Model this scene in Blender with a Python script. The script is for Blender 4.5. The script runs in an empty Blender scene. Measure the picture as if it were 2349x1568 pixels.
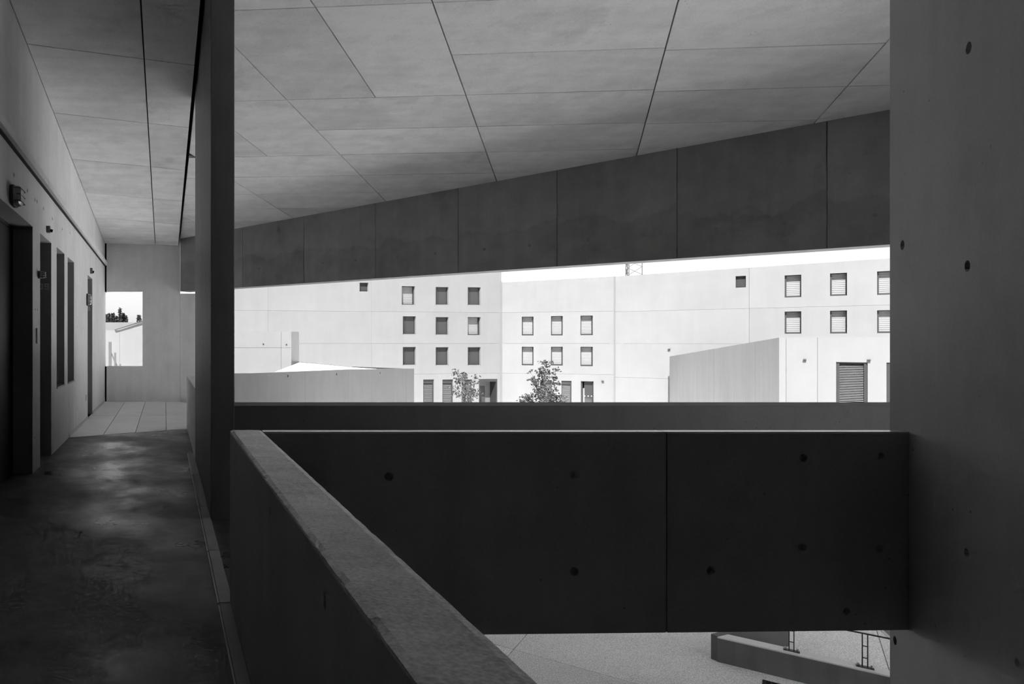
import bpy, bmesh, math, random
from mathutils import Vector, Matrix
random.seed(7)
SC = bpy.context.scene
COL = SC.collection

# ------------------------------------------------------------------ camera, sky, sun, exposure
EYE = 1.6                       # eye height above the gallery floor (floor at z = 0)
F, CX, CY = 1566.0, 377.0, 784.0  # focal length and principal point in pixels of the 2349 x 1568 frame (24 mm shift lens)
cam_d = bpy.data.cameras.new('camera')
cam_d.sensor_fit = 'HORIZONTAL'; cam_d.sensor_width = 36.0; cam_d.lens = 36.0 * F / 2349.0
cam_d.shift_x = (2349 / 2 - CX) / 2349; cam_d.shift_y = 0.0
cam_d.clip_start = 0.05; cam_d.clip_end = 2000
cam = bpy.data.objects.new('camera', cam_d); COL.objects.link(cam)
cam.location = (0, 0, EYE); cam.rotation_euler = (math.radians(90), 0, 0)
SC.camera = cam

SUN_EL = math.radians(52)
SUN_H = Vector((-0.53, -0.85)).normalized()         # horizontal direction towards the sun: behind and to the left
SUN_STRENGTH = 18.0
SKY_STRENGTH = 0.20
sun_d = bpy.data.lights.new('sun', 'SUN'); sun_d.energy = SUN_STRENGTH; sun_d.angle = math.radians(0.53)
sun = bpy.data.objects.new('sun', sun_d); COL.objects.link(sun)
sd = Vector((SUN_H.x * math.cos(SUN_EL), SUN_H.y * math.cos(SUN_EL), math.sin(SUN_EL)))
sun.rotation_euler = sd.to_track_quat('Z', 'Y').to_euler()
sun.location = (-20, -20, 40)

world = bpy.data.worlds.new('sky'); SC.world = world; world.use_nodes = True
wn = world.node_tree; wn.nodes.clear()
wo = wn.nodes.new('ShaderNodeOutputWorld'); wb = wn.nodes.new('ShaderNodeBackground')
wsk = wn.nodes.new('ShaderNodeTexSky'); wsk.sky_type = 'NISHITA'; wsk.sun_disc = False
wsk.sun_elevation = SUN_EL; wsk.sun_rotation = math.atan2(SUN_H.x, SUN_H.y); wsk.altitude = 150
wsk.air_density = 1.0; wsk.dust_density = 1.6; wsk.ozone_density = 1.0
wbw = wn.nodes.new('ShaderNodeRGBToBW')                 # black-and-white photograph: neutral sky
wn.links.new(wsk.outputs[0], wbw.inputs[0]); wn.links.new(wbw.outputs[0], wb.inputs['Color'])
wb.inputs['Strength'].default_value = SKY_STRENGTH
wn.links.new(wb.outputs[0], wo.inputs['Surface'])

SC.view_settings.view_transform = 'Standard'; SC.view_settings.look = 'None'
SC.view_settings.gamma = 1.0; SC.view_settings.use_curve_mapping = False
SC.view_settings.exposure = 0.0
SC.cycles.use_adaptive_sampling = True; SC.cycles.adaptive_threshold = 0.06; SC.cycles.adaptive_min_samples = 16; SC.cycles.use_light_tree = False
SC.cycles.max_bounces = 5; SC.cycles.diffuse_bounces = 5; SC.cycles.glossy_bounces = 2; SC.cycles.transmission_bounces = 0; SC.cycles.volume_bounces = 0
SC.cycles.caustics_reflective = False; SC.cycles.caustics_refractive = False

# ------------------------------------------------------------------ materials (all neutral: the photograph is black and white)
class N:
    def __init__(s, name):
        s.m = bpy.data.materials.new(name); s.m.use_nodes = True; s.t = s.m.node_tree
        s.b = s.t.nodes['Principled BSDF']
    def node(s, typ, **kw):
        n = s.t.nodes.new('ShaderNode' + typ)
        for k, v in kw.items():
            if hasattr(n, k) and not k[0].isupper(): setattr(n, k, v)
            else: n.inputs[k].default_value = v
        return n
    def link(s, a, b): s.t.links.new(a, b)
    def math(s, op, a, b=None, c=None):
        n = s.t.nodes.new('ShaderNodeMath'); n.operation = op
        for i, v in enumerate((a, b, c)):
            if v is None: continue
            if isinstance(v, (int, float)): n.inputs[i].default_value = v
            else: s.link(v, n.inputs[i])
        return n.outputs[0]
    def ramp(s, v, a, b, lo=0.0, hi=1.0):
        n = s.t.nodes.new('ShaderNodeMapRange'); n.clamp = True
        s.link(v, n.inputs[0])
        for i, q in enumerate((a, b, lo, hi)): n.inputs[i + 1].default_value = q
        return n.outputs[0]
    def coord(s, sx=1, sy=1, sz=1):
        # object coordinates shifted by a random amount for each object, so that alike panels differ
        tc = s.t.nodes.new('ShaderNodeTexCoord'); oi = s.t.nodes.new('ShaderNodeObjectInfo')
        ad = s.t.nodes.new('ShaderNodeVectorMath'); ad.operation = 'ADD'
        s.link(tc.outputs['Object'], ad.inputs[0]); s.link(s.math('MULTIPLY', oi.outputs['Random'], 61.7), ad.inputs[1])
        mp = s.t.nodes.new('ShaderNodeMapping'); mp.inputs['Scale'].default_value = (sx, sy, sz)
        s.link(ad.outputs[0], mp.inputs['Vector'])
        return mp.outputs[0]
    def noise(s, vec, scale, detail=4, rough=0.55, dist=0.0):
        n = s.node('TexNoise', Scale=scale, Detail=detail, Roughness=rough, Distortion=dist)
        s.link(vec, n.inputs['Vector']); return n.outputs[0]
    def gray(s, v, sock='Base Color'):
        s.link(v, s.b.inputs[sock])
    def bump(s, h, strength, dist):
        n = s.node('Bump', Strength=strength, Distance=dist)
        s.link(h, n.inputs['Height']); s.link(n.outputs[0], s.b.inputs['Normal'])

def concrete(name, base, blotch=0.28, streak=0.14, fine=0.10, pores=0.55, rough=0.72, scale=1.0, bump=0.25, spec=0.3, axis='z', per_object=0.05, patch=0.10, tide=0.06, line=0.0):
    n = N(name)
    v = n.coord()
    st = {'z': (5, 5, .45), 'x': (.5, 5, 5), 'h': (.7, 6, 6)}[axis]
    a = n.noise(v, 0.75 * scale, 3, .58)
    b = n.noise(n.coord(*st), 1.0 * scale, 3, .55)
    c = n.noise(v, 60 * scale, 1, .6)
    d = n.noise(v, 3.1 * scale, 4, .6)
    f = n.math('MULTIPLY', n.math('SUBTRACT', a, .5), blotch * 2)
    f = n.math('ADD', f, n.math('MULTIPLY', n.math('SUBTRACT', b, .5), streak * 2))
    f = n.math('ADD', f, n.math('MULTIPLY', n.math('SUBTRACT', c, .5), fine * 2))
    f = n.math('ADD', f, n.math('MULTIPLY', n.math('SUBTRACT', d, .5), patch * 2))
    # damp-looking tide marks with an edge of their own
    if bump: f = n.math('ADD', f, n.ramp(n.noise(v, 1.25 * scale, 5, .62), .595, .645, 0, -tide))
    if line:                                        # dried water line left by the formwork, wandering along the panel
        sx = n.t.nodes.new('ShaderNodeSeparateXYZ'); tc = n.t.nodes.new('ShaderNodeTexCoord'); n.link(tc.outputs['Object'], sx.inputs[0])
        wob = n.math('MULTIPLY', n.math('SUBTRACT', n.noise(n.coord(1, 1, .35), 1.1, 7, .62), .5), 1.1)
        hgt = n.math('ADD', sx.outputs['Z'], wob)
        f = n.math('ADD', f, n.ramp(hgt, .70, .745, -line, line * .5))
    oi = n.t.nodes.new('ShaderNodeObjectInfo')
    f = n.math('ADD', f, n.math('MULTIPLY', n.math('SUBTRACT', oi.outputs['Random'], .5), per_object * 2))
    val = n.math('MULTIPLY', n.math('ADD', f, 1.0), base)
    if pores:
        vo = n.node('TexVoronoi', Scale=11 * scale, Randomness=1.0); n.link(v, vo.inputs['Vector'])
        msk = n.ramp(n.noise(v, 2.3 * scale, 1), .52, .62)
        hole = n.math('MULTIPLY', n.ramp(vo.outputs['Distance'], .05, .10, 1, 0), msk)
        val = n.math('MULTIPLY', val, n.math('SUBTRACT', 1.0, n.math('MULTIPLY', hole, pores)))
    n.gray(val)
    n.b.inputs['Roughness'].default_value = rough
    n.b.inputs['Specular IOR Level'].default_value = spec
    if bump > .3: n.bump(d, bump, .006)
    return n.m

def plain(name, base, rough=.5, metal=0.0, spec=.4, var=.06):
    n = N(name)
    a = n.noise(n.coord(), 14, 3)
    n.gray(n.math('MULTIPLY', n.math('ADD', 1.0, n.math('MULTIPLY', n.math('SUBTRACT', a, .5), var * 2)), base))
    n.b.inputs['Roughness'].default_value = rough; n.b.inputs['Metallic'].default_value = metal
    n.b.inputs['Specular IOR Level'].default_value = spec
    return n.m

M = {}
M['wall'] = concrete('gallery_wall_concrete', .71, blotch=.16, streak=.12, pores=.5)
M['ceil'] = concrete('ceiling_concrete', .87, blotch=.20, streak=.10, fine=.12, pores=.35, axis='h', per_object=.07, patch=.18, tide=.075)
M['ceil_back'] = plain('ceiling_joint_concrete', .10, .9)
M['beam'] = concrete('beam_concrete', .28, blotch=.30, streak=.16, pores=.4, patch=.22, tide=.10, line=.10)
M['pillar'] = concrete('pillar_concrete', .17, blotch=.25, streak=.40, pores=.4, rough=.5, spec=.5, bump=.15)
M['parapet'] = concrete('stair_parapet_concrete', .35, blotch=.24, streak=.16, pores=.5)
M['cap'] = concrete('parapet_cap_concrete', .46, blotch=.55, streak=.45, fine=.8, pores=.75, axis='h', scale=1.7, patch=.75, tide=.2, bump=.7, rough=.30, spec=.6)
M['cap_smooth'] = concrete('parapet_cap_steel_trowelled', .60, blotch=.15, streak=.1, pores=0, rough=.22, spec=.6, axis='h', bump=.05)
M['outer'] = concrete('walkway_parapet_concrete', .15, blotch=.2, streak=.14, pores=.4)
M['facade_return_lifted'] = concrete('stair_block_side_lifted_tone', .28, blotch=.1, streak=.1, pores=0, bump=0)  # facade concrete lightened to brighten the shaded side of the stair block
M['reveal'] = plain('dark_reveal_lining', .34, .6)
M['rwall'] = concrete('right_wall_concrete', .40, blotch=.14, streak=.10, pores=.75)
M['ground'] = concrete('exposed_aggregate_paving', .80, blotch=.10, streak=.04, fine=.85, pores=.2, scale=.8, bump=.3)
M['tile'] = concrete('terrace_slab_concrete', .80, blotch=.12, streak=.06, axis='x', per_object=.05, rough=.5, spec=.45)
M['facade'] = concrete('facade_pale_concrete', .148, blotch=.10, streak=.06, fine=.03, pores=.0, scale=.35, bump=0, per_object=.02, patch=.04)
M['facade_shaded'] = concrete('ramp_wall_shaded_tone', .15, blotch=.16, streak=.14, fine=.05, pores=.0, scale=.5, bump=0, per_object=.02, patch=.06)  # same concrete as the facade, toned separately for walls in shade
M['annex_side_lifted'] = concrete('annex_side_lifted_tone', .22, blotch=.12, streak=.14, fine=.05, pores=.0, scale=.5, bump=0, per_object=.02, patch=.05)  # facade concrete made lighter to lift the weakly lit annex side
M['under'] = concrete('added_dark_floor', .10, blotch=.2, pores=.3)  # dark tone chosen to cut light thrown up at the ceiling
M['door'] = plain('door_dark_paint', .035, .45)
M['door_grey'] = plain('door_grey_paint', .11, .5)
M['frame'] = plain('window_frame_metal', .035, .45, .3)
M['frame_light'] = plain('window_frame_aluminium', .2, .4, .4)
M['shutter'] = plain('roller_shutter_slats', .165, .6, var=.03)
M['slat'] = plain('louvre_slat_metal', .13, .5, .2)
M['void'] = plain('dark_interior', .02, .9)
M['steel'] = plain('galvanised_dark_steel', .07, .45, .5)
M['bolt'] = plain('zinc_bolt', .45, .35, .7)
M['white'] = plain('white_plastic', .5, .45)
M['lampglass'] = plain('lamp_prismatic_glass', .42, .22, spec=.6)
M['lampbody'] = plain('lamp_body_grey', .10, .5)
M['post'] = concrete('shadow_bar_grey', .075, pores=0, bump=0)  # tone of the bars that stand in for wall shadows
M['paint'] = plain('number_paint_light', .75, .6)
M['seal'] = plain('joint_sealant_pale', .55, .6)
M['bark'] = plain('bark', .10, .9, var=.3)
M['leaf'] = plain('leaf_dark', .022, .5, var=.4)
M['leaf2'] = plain('leaf_mid', .03, .5, var=.4)
M['wire'] = plain('wire', .25, .6)
M['flashing'] = plain('roof_flashing', .13, .5, .3)

def glass_mat():
    n = N('window_glass')
    n.b.inputs['Base Color'].default_value = (.035, .035, .035, 1)
    n.b.inputs['Roughness'].default_value = .06; n.b.inputs['Specular IOR Level'].default_value = .5
    return n.m
M['glass'] = glass_mat()

def floor_mat():
    n = N('worn_polished_floor_concrete')
    v = n.coord()
    a = n.noise(v, .55, 6, .6, .4); b = n.noise(n.coord(1.0, 1.35, 1), 2.6, 5, .66, .0); c = n.noise(v, 45, 3)
    f = n.math('ADD', n.math('MULTIPLY', n.math('SUBTRACT', a, .5), .5), n.math('MULTIPLY', n.math('SUBTRACT', b, .5), 1.7))
    f = n.math('ADD', f, n.math('MULTIPLY', n.math('SUBTRACT', c, .5), .25))
    n.gray(n.math('MULTIPLY', n.math('ADD', f, 1.0), .092))
    # polished tracks and matt patches
    g = n.noise(n.coord(1.0, .8, 1), .95, 6, .60, .1)
    n.link(n.ramp(g, .40, .64, .60, .20), n.b.inputs['Roughness'])
    n.b.inputs['Specular IOR Level'].default_value = .55
    n.bump(b, .40, .012)
    return n.m
M['floor'] = floor_mat()

# ------------------------------------------------------------------ geometry helpers
class MB:
    """collects polygons and links them as one mesh object"""
    def __init__(s): s.v = []; s.f = []
    def add(s, vs, fs):
        o = len(s.v); s.v += [tuple(p) for p in vs]; s.f += [tuple(i + o for i in f) for f in fs]; return s
    def prism(s, poly, z0, z1):
        """vertical prism over the ground polygon; z0 / z1 numbers or functions of (x, y)"""
        g = lambda z, p: z(*p) if callable(z) else z
        n = len(poly)
        vs = [(p[0], p[1], g(z0, p)) for p in poly] + [(p[0], p[1], g(z1, p)) for p in poly]
        return s.add(vs, [tuple(range(n)), tuple(range(n, 2 * n))] + [(i, (i + 1) % n, n + (i + 1) % n, n + i) for i in range(n)])
    def box(s, x0, x1, y0, y1, z0, z1): return s.prism([(x0, y0), (x1, y0), (x1, y1), (x0, y1)], z0, z1)
    def obox(s, c, ux, uy, uz, hx, hy, hz):
        c = Vector(c); ux = Vector(ux) * hx; uy = Vector(uy) * hy; uz = Vector(uz) * hz
        vs = [c + ux * a + uy * b + uz * d for d in (-1, 1) for a, b in ((-1, -1), (1, -1), (1, 1), (-1, 1))]
        return s.add(vs, [(0, 1, 2, 3), (4, 5, 6, 7), (0, 1, 5, 4), (1, 2, 6, 5), (2, 3, 7, 6), (3, 0, 4, 7)])
    def tube(s, pts, r, k=6, r2=None):
        pts = [Vector(p) for p in pts]; n = len(pts); rings = []
        for i, p in enumerate(pts):
            d = (pts[min(i + 1, n - 1)] - pts[max(i - 1, 0)]).normalized()
            a = d.orthogonal().normalized(); b = d.cross(a)
            rr = r if r2 is None else r + (r2 - r) * i / max(1, n - 1)
            rings.append([p + a * (math.cos(6.2832 * j / k) * rr) + b * (math.sin(6.2832 * j / k) * rr) for j in range(k)])
        vs = [q for rg in rings for q in rg]
        fs = [(i * k + j, i * k + (j + 1) % k, (i + 1) * k + (j + 1) % k, (i + 1) * k + j) for i in range(n - 1) for j in range(k)]
        fs += [tuple(range(k)), tuple(range((n - 1) * k, n * k))]
        return s.add(vs, fs)
    def build(s, name, mat, parent=None, smooth=False, bevel=0.0, **props):
        xs = [p[0] for p in s.v]; ys = [p[1] for p in s.v]; zs = [p[2] for p in s.v]
        org = Vector(((min(xs) + max(xs)) / 2, (min(ys) + max(ys)) / 2, min(zs)))
        me = bpy.data.meshes.new(name)
        me.from_pydata([tuple(Vector(p) - org) for p in s.v], [], s.f)
        bm = bmesh.new(); bm.from_mesh(me); bmesh.ops.recalc_face_normals(bm, faces=bm.faces[:]); bm.to_mesh(me); bm.free()
        if smooth:
            for p in me.polygons: p.use_smooth = True
        me.materials.append(M[mat])
        o = bpy.data.objects.new(name, me); COL.objects.link(o)
        o.location = org
        if parent is not None:
            o.parent = parent; o.location = org - world_loc(parent)
        if bevel:
            b = o.modifiers.new('edge', 'BEVEL'); b.width = bevel; b.segments = 2; b.limit_method = 'ANGLE'; b.angle_limit = math.radians(50)
        for k, q in props.items(): o[k] = q
        return o

def world_loc(o):
    l = Vector(o.location)
    while o.parent is not None:
        o = o.parent; l += Vector(o.location)
    return l

def empty(name, loc, **props):
    o = bpy.data.objects.new(name, None); COL.objects.link(o); o.location = loc; o.empty_display_size = .2
    for k, q in props.items(): o[k] = q
    return o

def structure(o, label=None):
    o['kind'] = 'structure'
    if label: o['label'] = label
    return o
def tag(o, label, cat, group=None):
    o['label'] = label; o['category'] = cat
    if group: o['group'] = group
    return o

def cut(o, holes):
    """tie-bolt holes: (point on the face, inward direction, radius, depth) cut out of the mesh"""
    cb = MB()
    for p, d, r, dep in holes:
        p = Vector(p); d = Vector(d).normalized()
        cb.tube([p - d * .05, p + d * dep], r, 16)
    c = cb.build('cutter', 'void')
    md = o.modifiers.new('cut', 'BOOLEAN'); md.object = c; md.operation = 'DIFFERENCE'; md.solver = 'EXACT'
    bpy.context.view_layer.update()
    dg = bpy.context.evaluated_depsgraph_get()
    me = bpy.data.meshes.new_from_object(o.evaluated_get(dg))
    o.modifiers.remove(md); old = o.data; o.data = me; bpy.data.meshes.remove(old)
    while len(me.materials) > 1: me.materials.pop(index=1)
    for p in me.polygons: p.material_index = 0
    cm = c.data; bpy.data.objects.remove(c); bpy.data.meshes.remove(cm)
    return o

class Plane:
    """vertical wall plane: origin (x, y), unit direction u along it, unit direction m into its depth (away from the viewer)"""
    def __init__(s, o, u, m=None):
        s.o = Vector(o); s.u = Vector(u).normalized()
        s.m = Vector(m).normalized() if m else Vector((-s.u.y, s.u.x))
    def p(s, a, z, d=0.0):
        q = s.o + s.u * a + s.m * d
        return (q.x, q.y, z)
    def at(s, px, py):
        """distance along the wall and height of the wall point seen in the direction of a picture point"""
        k = (px - CX) / F
        a = (k * s.o.y - s.o.x) / (s.u.x - k * s.u.y)
        y = s.o.y + s.u.y * a
        return a, EYE + (CY - py) / F * y
    def rect(s, x0, x1, y0, y1):
        a0, za = s.at(x0, y0); a1, zb = s.at(x1, y0); _, zc = s.at(x0, y1); _, zd = s.at(x1, y1)
        return (min(a0, a1), max(a0, a1), (zc + zd) / 2, (za + zb) / 2)

def wall_holes(mb, pl, a0, a1, z0, z1, th, holes=()):
    """slab of wall between a0..a1, z0..z1 (z1 may be a function of a) with rectangular openings (a0, a1, z0, z1)"""
    A = sorted({a0, a1} | {h[i] for h in holes for i in (0, 1)}); A = [a for a in A if a0 <= a <= a1]
    zt = z1 if callable(z1) else (lambda a: z1)
    Z = sorted({z0} | {h[i] for h in holes for i in (2, 3)}); Z = [z for z in Z if z0 <= z < zt(a0)]
    nz = len(Z)
    hz = lambda i, a: Z[i] if i < nz else zt(a)
    solid = {}
    for i in range(len(A) - 1):
        for j in range(nz):
            ca = (A[i] + A[i + 1]) / 2; cz = (hz(j, ca) + hz(j + 1, ca)) / 2
            solid[i, j] = not any(h[0] < ca < h[1] and h[2] < cz < h[3] for h in holes)
    for (i, j), ok in solid.items():
        if not ok: continue
        b0, b1 = A[i], A[i + 1]
        c00, c10, c01, c11 = hz(j, b0), hz(j, b1), hz(j + 1, b0), hz(j + 1, b1)
        P = lambda a, z, d: pl.p(a, z, d)
        for d in (0, th): mb.add([P(b0, c00, d), P(b1, c10, d), P(b1, c11, d), P(b0, c01, d)], [(0, 1, 2, 3)])
        if not solid.get((i - 1, j)): mb.add([P(b0, c00, 0), P(b0, c01, 0), P(b0, c01, th), P(b0, c00, th)], [(0, 1, 2, 3)])
        if not solid.get((i + 1, j)): mb.add([P(b1, c10, 0), P(b1, c11, 0), P(b1, c11, th), P(b1, c10, th)], [(0, 1, 2, 3)])
        if not solid.get((i, j - 1)): mb.add([P(b0, c00, 0), P(b1, c10, 0), P(b1, c10, th), P(b0, c00, th)], [(0, 1, 2, 3)])
        if not solid.get((i, j + 1)): mb.add([P(b0, c01, 0), P(b1, c11, 0), P(b1, c11, th), P(b0, c01, th)], [(0, 1, 2, 3)])
    return mb

def weld(o):
    bm = bmesh.new(); bm.from_mesh(o.data); bmesh.ops.remove_doubles(bm, verts=bm.verts[:], dist=.0005)
    bmesh.ops.recalc_face_normals(bm, faces=bm.faces[:]); bm.to_mesh(o.data); bm.free(); return o

def pbox(mb, pl, a0, a1, z0, z1, d0, d1):
    P = pl.p
    return mb.add([P(a0, z0, d0), P(a1, z0, d0), P(a1, z0, d1), P(a0, z0, d1), P(a0, z1, d0), P(a1, z1, d0), P(a1, z1, d1), P(a0, z1, d1)],
                  [(0, 1, 2, 3), (4, 5, 6, 7), (0, 1, 5, 4), (1, 2, 6, 5), (2, 3, 7, 6), (3, 0, 4, 7)])

def clip(poly, nx, ny, c):
    """keep the part of a polygon where nx*x + ny*y <= c"""
    out = []
    for i in range(len(poly)):
        p, q = poly[i], poly[(i + 1) % len(poly)]
        fp = nx * p[0] + ny * p[1] - c; fq = nx * q[0] + ny * q[1] - c
        if fp <= 0: out.append(p)
        if fp * fq < 0:
            t = fp / (fp - fq); out.append((p[0] + (q[0] - p[0]) * t, p[1] + (q[1] - p[1]) * t))
    return out

D1 = Vector((.513, .858)).normalized()              # second main direction of the building, square to the facade
UF = Vector((.7395, -.6731)).normalized()           # direction of the facade
GROUND = -4.4
XL = -1.6                                           # left wall face
ZR = lambda x, y: EYE + 3.965 - .0124 * x - .0667 * y       # underside of the large ceiling slab
ZL = lambda x, y: EYE + 4.03 - .030 * x - .0785 * y         # underside of the corridor ceiling slab
BEAM_A = Vector((.407, 18.2))                       # left end of the facade beam, inner face
beam = Plane(BEAM_A, UF, (.6731, .7395))

# ------------------------------------------------------------------ the setting: ground, floors
g = MB().box(-150, 190, -60, 260, GROUND - .6, GROUND - .05)
ground = structure(g.build('ground', 'ground'), 'pale exposed aggregate paving of the courtyard')
VF = Vector((-UF.y, UF.x))
for i in range(-2, 4):
    for j in range(-1, 5):
        u0, u1 = 1.40 + i * 5.33, 1.40 + (i + 1) * 5.33; v0, v1 = 14.45 + j * 6.0, 14.45 + (j + 1) * 6.0
        e = .008
        q = [UF * (u0 + e) + VF * (v0 + e), UF * (u1 - e) + VF * (v0 + e), UF * (u1 - e) + VF * (v1 - e), UF * (u0 + e) + VF * (v1 - e)]
        MB().prism([(p.x, p.y) for p in q], GROUND - .06, GROUND).build('paving_slab', 'ground', ground)

fl = MB()
fl.prism([(XL - .3, -4.2), (.42, -4.2), (.42, 12.56), (XL - .3, 11.28)], -.18, 0)
fl.box(.42, 7.8, 4.212, 6.2, -.13, 0)
floor = structure(fl.build('floor', 'floor'), 'dark worn polished concrete floor of the gallery')
# terrace slabs at the far end: strips 0.55 m wide
far_line = lambda x: 11.44 + (x + 1.58) * .554 + .012
facade_y = lambda x: BEAM_A.y + (x - BEAM_A.x) * UF.y / UF.x
tf = MB().prism([(XL - .3, far_line(XL - .3)), (3.2, far_line(3.2)), (1.5, 18.3), (XL - .3, 18.3)], -.18, -.03)
tfloor = structure(tf.build('floor_terrace', 'floor'), 'bed under the pale terrace slabs at the end of the gallery')
xs = [XL - .02, -1.05, -.51, .035, .58, 1.13, 1.68, 2.25]
for i in range(7):
    for (y0, y1) in ((0, 14.8), (14.8, 18.29)):
        a, b = xs[i] + .006, xs[i + 1] - .006
        poly = [(a, max(y0, far_line(a)) + .006), (b, max(y0, far_line(b)) + .006), (b, y1 - .006), (a, y1 - .006)]
        poly = clip(poly, -UF.y, UF.x, -UF.y * BEAM_A.x + UF.x * BEAM_A.y)
        if len(poly) > 2: MB().prism(poly, -.03, .004).build('terrace_slab', 'tile', tfloor)

# kerb strip beside the parapet with its pale sealant line
kb = empty('trim_1', (.38, 4, 0)); structure(kb, 'low concrete kerb strip along the gallery edge')
ky = [-3.5, -1.0, 1.32, 3.1, 4.16, 5.2, 6.6, 8.2, 9.8]
for i in range(len(ky) - 1):
    MB().box(.338, .404 if ky[i] < 4.1 else .42, ky[i] + .004, ky[i + 1] - .004, 0, .014).build('kerb_piece', 'parapet', kb, bevel=.004)
for i in range(len(ky) - 1):
    MB().box(.326, .334, ky[i] + .02, ky[i + 1] - .015, 0, .005).build('sealant_line', 'seal', kb)

# ------------------------------------------------------------------ left wall with its deep openings
left = Plane((XL, 0), (0, 1), (-1, 0))
zat = lambda x: -XL * F / (CX - x)                  # distance along the wall for a picture column
doors = [(6.0, 8.30), (8.79, 9.67), (14.24, 15.18)]
slots = [(10.14, 10.94), (11.29, 12.10)]
holes = [(a, b, 0.0, 3.0) for a, b in doors] + [(a, b, .92, 3.01) for a, b in slots]
REC = .24
wl = wall_holes(MB(), left, -4.2, 18.6, 0, 6.3, REC, holes)
wall_left = structure(weld(wl.build('wall_left', 'wall')), 'pale concrete wall of the gallery with deep dark openings')
wb_ = MB().box(XL - 2.4, XL - REC - .10, -4.4, 18.6, GROUND, 6.3)
structure(wb_.build('wall_left_backing', 'void'), 'rooms behind the gallery wall')
# tie holes and small anchor marks on the left wall: real shallow holes
lh = []
for px, py in ((32, 401), (63, 437), (80, 458), (85, 462), (100, 478), (120, 501), (143, 525), (161, 534), (81, 709), (86, 710), (178, 727), (178, 749), (191, 752), (178, 859), (190, 856),
               (178, 935), (162, 947), (142, 957), (121, 720), (120, 972), (228, 757), (234, 760), (80, 1003)):
    y = zat(px); z = EYE + (CY - py) / F * y
    lh.append(((XL, y, z), (-1, 0, 0), .024 if py < 560 else .016, .05))
cut(wall_left, lh)
for k, (a, b) in enumerate(doors):
    d = empty('door_%d' % (k + 1), (XL - REC, (a + b) / 2, 0)); structure(d, 'dark flush door deep in its concrete reveal')
    MB().box(XL - REC, XL - .004, b - .008, b - .001, .005, 2.995).build('reveal_lining', 'reveal', d)
    MB().box(XL - REC - .05, XL - REC - .002, a + .05, b - .05, .01, 2.95).build('door_leaf', 'door', d)
    fr = MB().box(XL - REC - .06, XL - REC + .0, a - .02, a + .045, 0, 3.02).box(XL - REC - .06, XL - REC, b - .045, b + .02, 0, 3.02).box(XL - REC - .06, XL - REC, a + .045, b - .045, 2.955, 3.02)
    fr.build('door_frame', 'frame', d)
    MB().tube([(XL - REC + .05, a + .12, 1.02), (XL - REC + .05, a + .25, 1.02)], .01, 8).tube([(XL - REC - .002, a + .12, 1.02), (XL - REC + .05, a + .12, 1.02)], .009, 8).build('door_handle', 'bolt', d, smooth=True)
for k, (a, b) in enumerate(slots):
    w = empty('window_%d' % (k + 1), (XL - REC, (a + b) / 2, .92)); structure(w, 'tall slot window deep in its concrete reveal')
    MB().box(XL - REC, XL - .004, b - .008, b - .001, .935, 3.005).build('reveal_lining', 'reveal', w)
    MB().box(XL - REC - .03, XL - REC - .015, a + .04, b - .04, .97, 2.97).build('pane', 'glass', w)
    MB().box(XL - REC - .06, XL - REC, a - .02, a + .045, .9, 3.03).box(XL - REC - .06, XL - REC, b - .045, b + .02, .9, 3.03).box(XL - REC - .06, XL - REC, a + .045, b - .045, 2.965, 3.03).box(XL - REC - .06, XL - REC, a + .045, b - .045, .9, .965).build('window_frame', 'frame', w)
    MB().box(XL - REC + .0, XL + .012, a + .004, b - .004, .905, .93).build('window_sill', 'frame_light', w)

# slim concrete ledge that runs along the left wall in pieces
lg = empty('trim_2', (XL, 8, 3.63)); structure(lg, 'slim concrete ledge along the top of the gallery wall')
ly = [-4.0, -1.5, 2.2, 5.6, 8.95, 12.1, 15.6, 18.28]
for i in range(len(ly) - 1):
    MB().box(XL, XL + .082, ly[i] + .005, ly[i + 1] - .005, 3.645, 3.735).build('ledge_piece', 'wall', lg, bevel=.004)
MB().box(XL, XL + .03, -4.0, 18.28, 3.625, 3.645).build('ledge_joint', 'void', lg)
# baseboard along the terrace end of the wall
bb = empty('baseboard_left', (XL, 13, 0)); structure(bb, 'thin pale skirting along the terrace end of the gallery wall')
for a, b in ((11.46, 12.9), (12.92, 14.2), (15.2, 16.8), (16.82, 18.25)):
    MB().box(XL, XL + .014, a, b, .004, .055).build('skirting_piece', 'white', bb)

# ------------------------------------------------------------------ end wall with its window opening
endp = Plane((-1.55, 18.3), (1, 0), (0, 1))
we = wall_holes(MB(), endp, 0, 1.975, -.2, 5.2, .32, [(-.0 - 0.001, .966, .946, 2.945)])
we2 = MB().box(.428, 1.55, 18.302, 18.60, -.2, 2.895)
wall_end = structure(weld(we.build('wall_end', 'wall')), 'concrete end wall of the gallery with a square unglazed opening')
structure(we2.build('wall_end_wing', 'wall'), 'lower outer part of the end wall beside the facade beam')
structure(MB().box(-1.62, -1.552, 18.36, 18.58, 0, .94).box(-1.62, -1.552, 18.36, 18.58, 2.95, 4.6).build('wall_end_joint', 'void'), 'dark open joint between the gallery wall and the end wall')
MB().box(-.43, .34, 18.27, 18.3, .0, .018).build('skirting_strip', 'wall', wall_end)

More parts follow.
